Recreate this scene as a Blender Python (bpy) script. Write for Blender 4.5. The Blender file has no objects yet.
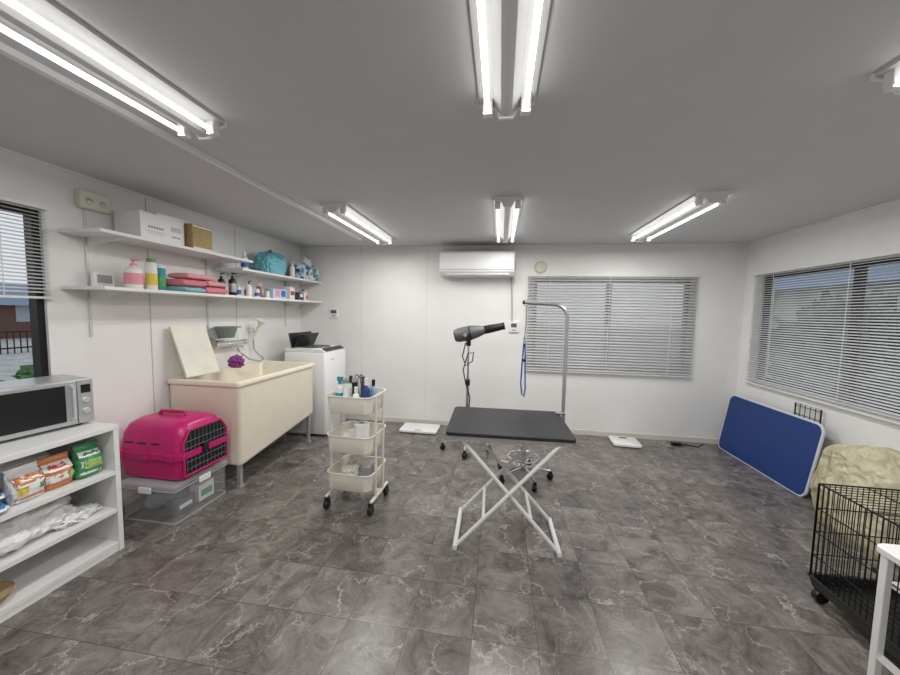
import bpy, bmesh, math, random
from mathutils import Matrix, Vector, noise
random.seed(7)
S=bpy.context.scene
try: S.view_settings.view_transform='Standard'
except Exception: pass
COL=bpy.context.collection
# ---------------- materials ----------------
MC={}
def mat(name,c,rough=0.5,metal=0.0,var=0.06,scale=6.0,emit=0,bump=0.0,bscale=60,alpha=None,spec=0.5,dist=0.0,transl=0.0,crinkle=0.0,cscale=9):
    if name in MC: return MC[name]
    m=bpy.data.materials.new(name);m.use_nodes=True;nt=m.node_tree;N=nt.nodes;L=nt.links
    b=N['Principled BSDF'];b.inputs['Roughness'].default_value=rough;b.inputs['Metallic'].default_value=metal
    b.inputs['Specular IOR Level'].default_value=spec
    tc=N.new('ShaderNodeTexCoord');nz=N.new('ShaderNodeTexNoise');nz.inputs['Scale'].default_value=scale;nz.inputs['Detail'].default_value=3
    L.new(tc.outputs['Object'],nz.inputs['Vector'])
    r=N.new('ShaderNodeValToRGB');r.color_ramp.elements[0].position=.3;r.color_ramp.elements[1].position=.7
    r.color_ramp.elements[0].color=[min(1,x*(1-var)) for x in c]+[1];r.color_ramp.elements[1].color=[min(1,x*(1+var)) for x in c]+[1]
    L.new(nz.outputs['Fac'],r.inputs['Fac']);L.new(r.outputs['Color'],b.inputs['Base Color'])
    out=b.outputs[0]
    if emit: b.inputs['Emission Color'].default_value=(*c,1);b.inputs['Emission Strength'].default_value=emit
    if bump:
        n2=N.new('ShaderNodeTexNoise');n2.inputs['Scale'].default_value=bscale;n2.inputs['Detail'].default_value=4;n2.inputs['Distortion'].default_value=dist
        L.new(tc.outputs['Object'],n2.inputs['Vector']);bp=N.new('ShaderNodeBump');bp.inputs['Strength'].default_value=bump
        bp.inputs['Distance'].default_value=.01;L.new(n2.outputs['Fac'],bp.inputs['Height']);L.new(bp.outputs['Normal'],b.inputs['Normal'])
    if crinkle:
        nd=N.new('ShaderNodeTexNoise');nd.inputs['Scale'].default_value=5;nd.inputs['Detail'].default_value=2;L.new(tc.outputs['Object'],nd.inputs['Vector'])
        sv=N.new('ShaderNodeVectorMath');sv.operation='SCALE';sv.inputs['Scale'].default_value=.18;L.new(nd.outputs['Color'],sv.inputs[0])
        av=N.new('ShaderNodeVectorMath');av.operation='ADD';L.new(tc.outputs['Object'],av.inputs[0]);L.new(sv.outputs[0],av.inputs[1])
        v1=N.new('ShaderNodeTexVoronoi');v1.inputs['Scale'].default_value=cscale;L.new(av.outputs[0],v1.inputs['Vector'])
        v2=N.new('ShaderNodeTexVoronoi');v2.inputs['Scale'].default_value=cscale*2.3;L.new(av.outputs[0],v2.inputs['Vector'])
        ma=N.new('ShaderNodeMath');ma.operation='MULTIPLY_ADD';ma.inputs[1].default_value=.45;L.new(v2.outputs['Distance'],ma.inputs[0]);L.new(v1.outputs['Distance'],ma.inputs[2])
        bp=N.new('ShaderNodeBump');bp.inputs['Strength'].default_value=crinkle;bp.inputs['Distance'].default_value=.06
        L.new(ma.outputs[0],bp.inputs['Height']);L.new(bp.outputs['Normal'],b.inputs['Normal'])
    if transl:
        tl=N.new('ShaderNodeBsdfTranslucent');L.new(r.outputs['Color'],tl.inputs['Color']);m1=N.new('ShaderNodeMixShader');m1.inputs[0].default_value=transl
        L.new(out,m1.inputs[1]);L.new(tl.outputs[0],m1.inputs[2]);out=m1.outputs[0]
        L.new(out,N['Material Output'].inputs['Surface'])
    if alpha is not None:
        t=N.new('ShaderNodeBsdfTransparent');mx=N.new('ShaderNodeMixShader');mx.inputs[0].default_value=alpha
        L.new(t.outputs[0],mx.inputs[1]);L.new(out,mx.inputs[2]);L.new(mx.outputs[0],N['Material Output'].inputs['Surface'])
    MC[name]=m;return m
def floor_mat():
    m=bpy.data.materials.new('marble_tile');m.use_nodes=True;nt=m.node_tree;N=nt.nodes;L=nt.links;b=N['Principled BSDF']
    def n(t,**k):
        x=N.new(t)
        for a,v in k.items(): setattr(x,a,v)
        return x
    g=n('ShaderNodeNewGeometry');s=n('ShaderNodeVectorMath',operation='SCALE');s.inputs['Scale'].default_value=1/.305
    L.new(g.outputs['Position'],s.inputs[0])
    fl=n('ShaderNodeVectorMath',operation='FLOOR');fr=n('ShaderNodeVectorMath',operation='FRACTION')
    add0=n('ShaderNodeVectorMath',operation='ADD');add0.inputs[1].default_value=(.3,.15,.5);L.new(s.outputs[0],add0.inputs[0])
    L.new(add0.outputs[0],fl.inputs[0]);L.new(add0.outputs[0],fr.inputs[0])
    wn=n('ShaderNodeTexWhiteNoise');L.new(fl.outputs[0],wn.inputs['Vector'])
    sc=n('ShaderNodeVectorMath',operation='SCALE');sc.inputs['Scale'].default_value=.7;L.new(wn.outputs['Color'],sc.inputs[0])
    ad=n('ShaderNodeVectorMath',operation='ADD');L.new(g.outputs['Position'],ad.inputs[0]);L.new(sc.outputs[0],ad.inputs[1])
    n1=n('ShaderNodeTexNoise');n1.inputs['Scale'].default_value=5.5;n1.inputs['Detail'].default_value=15;n1.inputs['Roughness'].default_value=.76;n1.inputs['Distortion'].default_value=.8
    L.new(ad.outputs[0],n1.inputs['Vector'])
    r1=n('ShaderNodeValToRGB');e=r1.color_ramp.elements
    e[0].position=.34;e[0].color=(.066,.057,.052,1);e[1].position=.68;e[1].color=(.265,.237,.220,1);L.new(n1.outputs['Fac'],r1.inputs['Fac'])
    nw=n('ShaderNodeTexNoise');nw.inputs['Scale'].default_value=2.6;nw.inputs['Detail'].default_value=12;nw.inputs['Roughness'].default_value=.62;L.new(ad.outputs[0],nw.inputs['Vector'])
    sw=n('ShaderNodeVectorMath',operation='SCALE');sw.inputs['Scale'].default_value=.6;L.new(nw.outputs['Color'],sw.inputs[0])
    aw=n('ShaderNodeVectorMath',operation='ADD');L.new(ad.outputs[0],aw.inputs[0]);L.new(sw.outputs[0],aw.inputs[1])
    def vein(scale,wd,off,am):
        vo=n('ShaderNodeTexVoronoi',feature='DISTANCE_TO_EDGE');vo.inputs['Scale'].default_value=scale;L.new(aw.outputs[0],vo.inputs['Vector'])
        r2=n('ShaderNodeValToRGB');e=r2.color_ramp.elements;e[0].position=0;e[0].color=(1,1,1,1);e[1].position=wd;e[1].color=(0,0,0,1)
        q=e.new(wd*.3);q.color=(.35,.35,.35,1);L.new(vo.outputs['Distance'],r2.inputs['Fac'])
        a2=n('ShaderNodeVectorMath',operation='ADD');a2.inputs[1].default_value=off;L.new(ad.outputs[0],a2.inputs[0])
        n3=n('ShaderNodeTexNoise');n3.inputs['Scale'].default_value=4.2;n3.inputs['Detail'].default_value=6;L.new(a2.outputs[0],n3.inputs['Vector'])
        r3=n('ShaderNodeValToRGB');e=r3.color_ramp.elements;e[0].position=.38;e[0].color=(0,0,0,1);e[1].position=.64;e[1].color=(am,am,am,1);L.new(n3.outputs['Fac'],r3.inputs['Fac'])
        mu=n('ShaderNodeMath',operation='MULTIPLY');L.new(r2.outputs[0],mu.inputs[0]);L.new(r3.outputs[0],mu.inputs[1]);return mu
    v1=vein(2.7,.028,(3,1,0),.8);v2=vein(6.5,.035,(7,4,2),.38)
    mxm=n('ShaderNodeMath',operation='MAXIMUM');L.new(v1.outputs[0],mxm.inputs[0]);L.new(v2.outputs[0],mxm.inputs[1])
    mx=n('ShaderNodeMix',data_type='RGBA');L.new(mxm.outputs[0],mx.inputs['Factor']);L.new(r1.outputs[0],mx.inputs['A']);mx.inputs['B'].default_value=(.53,.50,.475,1)
    hv=n('ShaderNodeMapRange');hv.inputs['To Min'].default_value=.84;hv.inputs['To Max'].default_value=1.12;L.new(wn.outputs['Value'],hv.inputs['Value'])
    ms=n('ShaderNodeVectorMath',operation='SCALE');L.new(mx.outputs['Result'],ms.inputs[0]);L.new(hv.outputs[0],ms.inputs['Scale'])
    sp=n('ShaderNodeSeparateXYZ');L.new(fr.outputs[0],sp.inputs[0])
    mn=n('ShaderNodeMath',operation='MINIMUM');L.new(sp.outputs[0],mn.inputs[0]);L.new(sp.outputs[1],mn.inputs[1])
    lt=n('ShaderNodeMath',operation='LESS_THAN');lt.inputs[1].default_value=.009;L.new(mn.outputs[0],lt.inputs[0])
    m2=n('ShaderNodeMix',data_type='RGBA');L.new(lt.outputs[0],m2.inputs['Factor']);L.new(ms.outputs[0],m2.inputs['A']);m2.inputs['B'].default_value=(.070,.062,.057,1)
    L.new(m2.outputs['Result'],b.inputs['Base Color'])
    b.inputs['Roughness'].default_value=.27
    bp=n('ShaderNodeBump');bp.inputs['Strength'].default_value=.10;bp.inputs['Distance'].default_value=.003;L.new(n1.outputs['Fac'],bp.inputs['Height']);L.new(bp.outputs['Normal'],b.inputs['Normal'])
    return m
WALL=mat('wall_paint',(.85,.845,.83),.55,var=.015,bump=.05,bscale=140)
CEIL=mat('ceiling_board',(.65,.655,.67),.9,var=.015)
HOUS=mat('lamp_housing',(.62,.62,.62),.5,var=.02)
WHITE=mat('white_paint',(.82,.82,.80),.35,var=.02)
WPL=mat('white_plastic',(.85,.85,.84),.35,var=.02)
WMEL=mat('white_melamine',(.80,.80,.79),.4,var=.02)
BEIGE=mat('beige_plastic',(.72,.68,.56),.45,var=.03)
CREAM=mat('cream_fibreglass',(.87,.80,.66),.3,var=.02)
CREAMM=mat('cream_metal',(.83,.80,.71),.4,var=.02)
CHROME=mat('chrome',(.75,.75,.76),.18,1.0,var=.02)
ALU=mat('brushed_aluminium',(.62,.62,.63),.35,.9,var=.03)
SILV=mat('silver_plastic',(.45,.46,.48),.35,.5,var=.03)
BLACK=mat('black_rubber',(.018,.018,.02),.6,var=.1)
BPL=mat('black_plastic',(.012,.012,.014),.3,var=.1)
BWIRE=mat('black_wire',(.01,.01,.01),.35,.3,var=.1)
GREY=mat('grey_plastic',(.12,.125,.13),.35,.2,var=.05)
DGREY=mat('dryer_grey',(.12,.124,.13),.45,.0,var=.05)
PINK=mat('pink_plastic',(.52,.012,.15),.32,var=.04)
BLUE=mat('blue_vinyl',(.008,.040,.19),.5,var=.06,bump=.1,bscale=200)
BFRM=mat('bronze_frame',(.025,.022,.02),.35,.6,var=.1)
SLAT=mat('blind_slat',(.70,.705,.71),.4,.0,var=.02)
SLATB=mat('blind_slat_closed',(.54,.54,.538),.4,.1,var=.02)
GLASS=mat('window_glass',(.02,.02,.02),.05,var=0,alpha=.05)
CLEAR=mat('clear_plastic',(.82,.86,.88),.06,var=.02,alpha=.20)
FROST=mat('frosted_plastic',(.80,.82,.83),.25,var=.02,alpha=.42)
TUBE=mat('lamp_tube',(1.0,.985,.96),.5,var=0,emit=3.8)
YBAG=mat('yellow_film',(.92,.87,.58),.16,var=.04,scale=9,alpha=.58,transl=.35,spec=1.0,crinkle=1.0,cscale=9)
WBAG=mat('white_film',(.82,.82,.81),.3,var=.04,scale=9,crinkle=.35,cscale=14)
def cm(name,*c,**k): return mat(name,c,k.pop('rough',.5),**k)
# ---------------- geometry ----------------
def RX(a): return Matrix.Rotation(math.radians(a),3,'X')
def RY(a): return Matrix.Rotation(math.radians(a),3,'Y')
def RZ(a): return Matrix.Rotation(math.radians(a),3,'Z')
class G:
    def __init__(s): s.bm=bmesh.new()
    def box(s,c,d,R=None):
        vs=[]
        for x in(-.5,.5):
            for y in(-.5,.5):
                for z in(-.5,.5):
                    v=Vector((x*d[0],y*d[1],z*d[2]))
                    if R: v=R@v
                    vs.append(s.bm.verts.new(v+Vector(c)))
        for f in((0,1,3,2),(4,6,7,5),(0,4,5,1),(2,3,7,6),(0,2,6,4),(1,5,7,3)): s.bm.faces.new([vs[i] for i in f])
        return s
    def bb(s,x0,x1,y0,y1,z0,z1): return s.box(((x0+x1)/2,(y0+y1)/2,(z0+z1)/2),(x1-x0,y1-y0,z1-z0))
    def tube(s,pts,r,n=8,closed=False):
        pts=[Vector(p) for p in pts];rings=[];up=Vector((0,0,1));m=len(pts);prev=None
        for i,p in enumerate(pts):
            if closed: t=(pts[(i+1)%m]-pts[i-1])
            else: t=(pts[min(i+1,m-1)]-pts[max(i-1,0)])
            t.normalize()
            if prev is None:
                a=t.cross(up)
                if a.length<.1: a=t.cross(Vector((1,0,0)))
            else:
                a=prev-t*prev.dot(t)
                if a.length<1e-4: a=t.cross(up)
            a.normalize();prev=a;b=t.cross(a)
            rr=r[i] if isinstance(r,(list,tuple)) else r
            rings.append([s.bm.verts.new(p+(a*math.cos(2*math.pi*k/n)+b*math.sin(2*math.pi*k/n))*rr) for k in range(n)])
        for i in range(m if closed else m-1):
            A=rings[i];B=rings[(i+1)%m]
            for k in range(n): s.bm.faces.new((A[k],A[(k+1)%n],B[(k+1)%n],B[k]))
        if not closed:
            s.bm.faces.new(rings[0][::-1]);s.bm.faces.new(rings[-1])
        return s
    def lathe(s,prof,c=(0,0,0),R=None,n=24):
        rings=[]
        for r,z in prof:
            ring=[]
            for k in range(n):
                v=Vector((max(r,.0004)*math.cos(2*math.pi*k/n),max(r,.0004)*math.sin(2*math.pi*k/n),z))
                if R: v=R@v
                ring.append(s.bm.verts.new(v+Vector(c)))
            rings.append(ring)
        for A,B in zip(rings,rings[1:]):
            for k in range(n): s.bm.faces.new((A[k],A[(k+1)%n],B[(k+1)%n],B[k]))
        s.bm.faces.new(rings[0][::-1]);s.bm.faces.new(rings[-1]);return s
    def loft(s,secs,cap0=True,cap1=True):
        rings=[[s.bm.verts.new(p) for p in sec] for sec in secs];n=len(rings[0])
        for A,B in zip(rings,rings[1:]):
            for k in range(n): s.bm.faces.new((A[k],A[(k+1)%n],B[(k+1)%n],B[k]))
        if cap0: s.bm.faces.new(rings[0][::-1])
        if cap1: s.bm.faces.new(rings[-1])
        return s
    def prism(s,poly,axis,a,b):
        def mk(u,v,w):
            return {'x':(w,u,v),'y':(u,w,v),'z':(u,v,w)}[axis]
        return s.loft([[mk(u,v,a) for u,v in poly],[mk(u,v,b) for u,v in poly]])
    def lump(s,c,d,seed=0,amp=.12,fr=2.5,sub=4,flat=.8):
        r=bmesh.ops.create_icosphere(s.bm,subdivisions=sub,radius=1)
        for v in r['verts']:
            p=v.co.copy();q=noise.noise(p*fr+Vector((seed,0,0)))*amp+noise.noise(p*fr*3+Vector((0,seed,0)))*amp*.4+(.5-abs(noise.noise(p*fr*2+Vector((0,0,seed)))))*amp*.5
            p=p*(1+q);p.z=max(p.z,-flat)
            v.co=Vector((p.x*d[0],p.y*d[1],(p.z+flat)*d[2]))+Vector(c)
        return s
    def sack(s,c,d,seed=0,n=72,m=34,fold=.05,top=.16,sh=.62,zv=.22):
        secs=[]
        for j in range(m+1):
            t=j/m;rad=(.86+.14*math.sin(min(1,t*2.2)*math.pi/2))*(1 if t<sh else max(top,math.cos((t-sh)/(1-sh)*math.pi/2)**.7))
            sec=[]
            for k in range(n):
                a=2*math.pi*k/n;ca,sa=math.cos(a),math.sin(a)
                ex=.72;x=math.copysign(abs(ca)**ex,ca);y=math.copysign(abs(sa)**ex,sa)
                p=Vector((ca*2.3,sa*2.3,t*3+seed))
                f=1+fold*(1-2*abs(noise.noise(p*1.6)))*1.2+fold*.9*noise.noise(p*4)+fold*.5*(1-2*abs(noise.noise(p*7)))
                zz=t*d[2]*(1+zv*noise.noise(Vector((ca*1.5,sa*1.5,seed+5)))*t)+.02*noise.noise(p*5)*t
                sec.append(Vector((x*rad*f*d[0],y*rad*f*d[1],max(0,zz)))+Vector(c))
            secs.append(sec)
        return s.loft(secs)
    def film(s,c,d,seed=0,sub=6,amp=.05):
        r=bmesh.ops.create_icosphere(s.bm,subdivisions=sub,radius=1)
        for v in r['verts']:
            p=v.co.copy();k=max(abs(p.x),abs(p.y),abs(p.z))
            b=p*(1+.30*(1-k))
            st=Vector((p.x*1.3,p.y*1.3,p.z*.7))
            w1=1-2*abs(noise.noise(st*2.2+Vector((seed,1,2))));w2=1-2*abs(noise.noise(st*5+Vector((3,seed,9))))
            b=b*(1+amp*(w1*.9+w2*.5)+.12*noise.noise(p*1.5+Vector((seed,seed,0))))
            b.z=max(b.z,-.72);v.co=Vector((b.x*d[0],b.y*d[1],(b.z+.72)/1.72*d[2]))+Vector(c)
        return s
def rr(w,d,r,z,cx=0,cy=0,n=5):
    o=[]
    for sx,sy,a0 in((1,1,0),(-1,1,90),(-1,-1,180),(1,-1,270)):
        for k in range(n+1):
            a=math.radians(a0+90*k/n);o.append(Vector((cx+sx*(w/2-r)+r*math.cos(a),cy+sy*(d/2-r)+r*math.sin(a),z)))
    return o
def mkobj(name,g,m,bev=0,smooth=True,ang=35):
    me=bpy.data.meshes.new(name);bmesh.ops.recalc_face_normals(g.bm,faces=g.bm.faces);g.bm.to_mesh(me);g.bm.free()
    me.materials.append(m);o=bpy.data.objects.new(name,me);COL.objects.link(o)
    if smooth:
        for p in me.polygons: p.use_smooth=True
        me.set_sharp_from_angle(angle=math.radians(ang))
    if bev:
        b=o.modifiers.new('bevel','BEVEL');b.width=bev;b.segments=2;b.limit_method='ANGLE';b.angle_limit=math.radians(40)
    return o
def tag(o,label,cat,group=None):
    o['label']=label;o['category']=cat
    if group: o['group']=group
def T(name,label,cat,loc=(0,0,0),rz=0,group=None,rot=None):
    e=bpy.data.objects.new(name,None);COL.objects.link(e);e.empty_display_size=.1;e.location=loc
    e.rotation_euler=rot if rot else (0,0,math.radians(rz));tag(e,label,cat,group);return e
def P(par,name,g,m,bev=0,label=None,loc=None,**k):
    o=mkobj(name,g,m,bev,**k);o.parent=par
    if loc: o.location=loc
    if label: o['label']=label
    return o
def thing(name,label,cat,g,m,loc=(0,0,0),rz=0,bev=0,group=None,**k):
    o=mkobj(name,g,m,bev,**k);o.location=loc;o.rotation_euler=(0,0,math.radians(rz));tag(o,label,cat,group);return o
def struct(name,g,m,bev=0,**k):
    o=mkobj(name,g,m,bev,smooth=False);o['kind']='structure';return o
def clone(e,loc,rz=None):
    kids=[c for c in bpy.data.objects if c.parent==e]
    n=e.copy();COL.objects.link(n);n.location=loc
    if rz is not None: n.rotation_euler=(0,0,math.radians(rz))
    for c in kids:
        d=c.copy();COL.objects.link(d);d.parent=n
    return n
# ---------------- room ----------------
XL,XR,YB,YF,H=-2.81,2.82,4.45,-1.6,2.40
w=.12
struct('floor',G().bb(XL-w,XR+w,YF-w,YB+w,-.1,0),floor_mat())
struct('ceiling',G().bb(XL-w,XR+w,YF-w,YB+w,H,H+.1),CEIL)
g=G();y0,y1,z0,z1=.3,1.73,1.0,2.10
g.bb(XL-w,XL,YF-w,y0,0,H).bb(XL-w,XL,y1,YB+w,0,H).bb(XL-w,XL,y0,y1,0,z0).bb(XL-w,XL,y0,y1,z1,H);struct('wall_left',g,WALL)
g=G();y0,y1,z0,z1=2.25,4.18,.86,1.99
g.bb(XR,XR+w,YF-w,y0,0,H).bb(XR,XR+w,y1,YB+w,0,H).bb(XR,XR+w,y0,y1,0,z0).bb(XR,XR+w,y0,y1,z1,H);struct('wall_right',g,WALL)
g=G();x0,x1,z0,z1=.42,2.24,.86,1.98
g.bb(XL,x0,YB,YB+w,0,H).bb(x1,XR,YB,YB+w,0,H).bb(x0,x1,YB,YB+w,0,z0).bb(x0,x1,YB,YB+w,z1,H);struct('wall_back',g,WALL)
struct('wall_front',G().bb(XL,XR,YF-w,YF,0,H),WALL)
BB=mat('baseboard_vinyl',(.70,.67,.60),.5,var=.02)
struct('baseboard_back',G().bb(XL,XR,YB-.008,YB,0,.06),BB)
struct('baseboard_left',G().bb(XL,XL+.008,YF,YB-.008,0,.06),BB)
struct('baseboard_right',G().bb(XR-.008,XR,YF,YB-.008,0,.06),BB)
SEAM=mat('panel_seam',(.50,.49,.46),.6,var=.02)
for i,y in enumerate((2.36,3.27)): struct('trim_%d'%(i+1),G().bb(XL,XL+.002,y-.003,y+.003,.06,H),SEAM)
for i,x in enumerate((-1.9,-.98)): struct('trim_%d'%(i+3),G().bb(x-.001,x+.001,YB-.001,YB,.06,H),SEAM)
struct('trim_5',G().bb(XL,XR,YB-.02,YB,H-.015,H),WALL)
struct('trim_6',G().bb(XL,XL+.02,YF,YB-.02,H-.015,H),WALL)
struct('trim_7',G().bb(XR-.02,XR,YF,YB-.02,H-.015,H),WALL)
def win(n,axis,pos,a0,a1,z0,z1,mull):
    f=.035;g=G();d=.03
    def bx(u0,u1,q0,q1,o=0,t=d):
        if axis=='x': g.bb(pos+o-t,pos+o+t,u0,u1,q0,q1)
        else: g.bb(u0,u1,pos+o-t,pos+o+t,q0,q1)
    bx(a0,a0+f,z0,z1);bx(a1-f,a1,z0,z1);bx(a0+f,a1-f,z0,z0+f);bx(a0+f,a1-f,z1-f,z1)
    for m in mull: bx(m-.03,m+.03,z0+f,z1-f,0,.02)
    fr=struct('window_%d'%n,g,BFRM)
    g=G()
    if axis=='x': g.bb(pos-.003,pos+.003,a0+f,a1-f,z0+f,z1-f)
    else: g.bb(a0+f,a1-f,pos-.003,pos+.003,z0+f,z1-f)
    gl=mkobj('glass',g,GLASS,smooth=False);gl.parent=fr
win(1,'x',XL-.05,.3,1.73,1.0,2.10,[1.0])
win(2,'y',YB+.05,.42,2.24,.86,1.98,[1.33])
win(3,'x',XR+.05,2.25,4.18,.86,1.99,[3.22])
def blind(axis,pos,a0,a1,zt,zb,tilt,label,m,pitch=.0215,sw=.025,cords=2,jit=0):
    e=T('venetian_blind',label,'window blind',(pos,(a0+a1)/2,zt) if axis=='x' else ((a0+a1)/2,pos,zt))
    L=(a1-a0)
    if axis=='x': e.rotation_euler=(0,0,math.radians(90))
    g=G();g.box((0,0,-.013),(L,.03,.026));P(e,'head_rail',g,WHITE,smooth=False)
    g=G();z=-.035
    while zt+z>zb+.02:
        g.box((0,0,z),(L-.01,sw,.0012),RX(tilt+random.uniform(-jit,jit)));z-=pitch
    P(e,'slats',g,m,smooth=False)
    P(e,'bottom_rail',G().box((0,0,zb-zt+.008),(L-.01,.026,.014)),WHITE,smooth=False)
    sd=1 if axis=='x' and pos>0 else -1
    for u in ([-L*.36,0,L*.36] if cords==3 else [-L*.36,L*.36]):
        P(e,'ladder_cord',G().tube([(u,sd*.018,-.02),(u,sd*.018,zb-zt+.01)],.0025,5),WHITE)
    P(e,'tilt_wand',G().tube([(-L*.5+.06,sd*.022,-.02),(-L*.5+.06,sd*.024,-.5)],.0035,6),FROST)
    return e
blind('y',YB-.026,.33,2.30,2.03,.80,47,'closed silver grey aluminium venetian blind over the far window',SLATB,pitch=.036,sw=.041,cords=3,jit=4)
blind('x',XR-.026,2.12,4.28,2.03,.80,-21,'open pale grey venetian blind over the window onto the garden',SLAT,pitch=.0235,cords=3)
blind('x',XL+.026,.2,1.74,2.13,1.56,20,'half raised grey venetian blind above the microwave',SLAT)
# ---------------- ceiling lamps ----------------
def lamp(x,y,first=None):
    if first: return clone(first,(x,y,H))
    e=T('ceiling_lamp','white twin tube fluorescent ceiling lamp, switched on','ceiling lamp',(x,y,H),group='fluorescent ceiling lamps')
    L=1.29
    g=G();g.prism([(-.112,0),(-.112,-.014),(-.052,-.022),(-.022,-.062),(0,-.068),(.022,-.062),(.052,-.022),(.112,-.014),(.112,0)],'y',-L/2,L/2)
    P(e,'housing',g,HOUS,smooth=False)
    for sy in(-1,1): P(e,'end_cap',G().prism([(-.114,0),(-.114,-.02),(-.05,-.035),(-.03,-.075),(.03,-.075),(.05,-.035),(.114,-.02),(.114,0)],'y',sy*(L/2)-.008,sy*(L/2)+.008),WPL,smooth=False)
    for sx in(-1,1):
        P(e,'lamp_tube',G().tube([(sx*.076,-L/2+.045,-.058),(sx*.076,L/2-.045,-.058)],.010,14),TUBE)
        ld=bpy.data.lights.new('tube_light','AREA');ld.shape='RECTANGLE';ld.size=.012;ld.size_y=L-.13;ld.energy=8.7;ld.color=(1,.985,.96)
        lo=bpy.data.objects.new('tube_light',ld);COL.objects.link(lo);lo.parent=e;lo.location=(sx*.076,0,-.0695)
        for sy in(-1,1):
            P(e,'lamp_socket',G().bb(sx*.076-.02,sx*.076+.02,sy*(L/2-.035)-.018,sy*(L/2-.035)+.018,-.078,-.012),WPL,bev=.004)
    return e
l0=lamp(0.0,.83)
for x,y in((-1.42,.84),(1.40,.83),(-1.385,3.30),(.03,3.28),(1.45,3.31)): lamp(x,y,l0)
thing('ceiling_rail','thin white surface rail running along the ceiling','rail',G().bb(-.016,.016,-2.0,2.0,-.025,0),WPL,(-1.70,1.95,H),smooth=False)
# ---------------- air conditioner ----------------
e=T('air_conditioner','white wall mounted air conditioner with cable below','air conditioner',(-.31,YB,1.99))
g=G();g.prism([(0,0),(-.19,.0),(-.245,.05),(-.25,.10),(-.25,.27),(-.22,.30),(0,.30)],'x',-.46,.46);P(e,'body',g,WPL,bev=.006)
P(e,'louver',G().box((0,-.218,.028),(.80,.008,.055),RX(-42)),mat('louver_grey',(.62,.63,.64),.4),smooth=False)
P(e,'intake_grille',G().box((0,-.13,.301),(.84,.16,.004)),GREY,smooth=False)
P(e,'front_seam',G().box((0,-.251,.075),(.91,.002,.004)),GREY,smooth=False)
P(e,'cable',G().tube([(.44,-.02,.0),(.445,-.02,-.2),(.455,-.02,-.42),(.46,-.015,-.57)],.009,6),mat('cable_grey',(.42,.42,.40),.5))
e=T('air_vent','round beige vent cap high on the wall','vent',(.483,YB,2.12))
P(e,'cover',G().lathe([(.075,0),(.075,.012),(.06,.025),(.0,.027)],R=RX(90)),BEIGE)
P(e,'rim',G().lathe([(.082,0),(.082,.006),(.07,.008)],R=RX(90)),BEIGE)
e=T('wall_controller','small white wall controller with a display','wall controller',(-2.30,YB,1.49))
P(e,'plate',G().box((0,-.01,0),(.13,.02,.13)),WPL,bev=.005);P(e,'screen',G().box((0,-.022,.02),(.08,.003,.045)),GREY);P(e,'button',G().box((0,-.022,-.035),(.05,.003,.02)),SILV)
e=T('wall_controller','white intercom controller joined to a cable on the wall','wall controller',(.175,YB,1.36))
P(e,'plate',G().box((0,-.012,0),(.13,.024,.14)),WPL,bev=.005);P(e,'screen',G().box((0,-.026,.02),(.07,.003,.05)),GREY);P(e,'button',G().box((0,-.026,-.04),(.05,.003,.015)),SILV)
e=T('switch_box','beige twin outlet box high on the wall','switch box',(XL,1.99,2.235))
P(e,'box',G().box((.025,0,0),(.05,.18,.12)),BEIGE,bev=.008)
for y in(-.04,.04): P(e,'outlet',G().lathe([(.02,0),(.02,.004),(.015,.006)],(.05,y,-.01),RY(90)),SILV)
# ---------------- wall shelves ----------------
SB=mat('shelf_board',(.84,.84,.83),.4,var=.015)
def wshelf(y0,y1,zt,dep,label,br):
    e=T('wall_shelf',label,'wall shelf',(XL,(y0+y1)/2,zt));L=y1-y0
    P(e,'board',G().bb(.006,dep,-L/2,L/2,-.022,0),SB,bev=.002)
    for y in br:
        yy=y-(y0+y1)/2
        P(e,'bracket',G().prism([(.014,-.022),(dep-.03,-.022),(dep-.03,-.03),(.03,-.08),(.014,-.08)],'y',yy-.002,yy+.002),WHITE,smooth=False)
ZU,ZV,ZW=2.01,1.92,1.65
wshelf(1.80,3.12,ZU,.33,'long white wall shelf holding boxes',(1.95,2.9))
wshelf(2.98,4.44,ZV,.33,'white wall shelf holding bags in the corner',(3.2,4.1))
wshelf(1.80,4.44,ZW,.34,'long white wall shelf crowded with bottles and towels',(1.95,2.9,4.1))
for y in(1.95,2.9,4.1):
    thing('shelf_upright','slim white slotted upright rail fixed to the wall','shelf rail',G().bb(0,.010,-.008,.008,-.45,.43),mat('upright_white',(.66,.66,.65),.4,.2),(XL,y,1.66+.1),smooth=False,group='shelf uprights')
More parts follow.
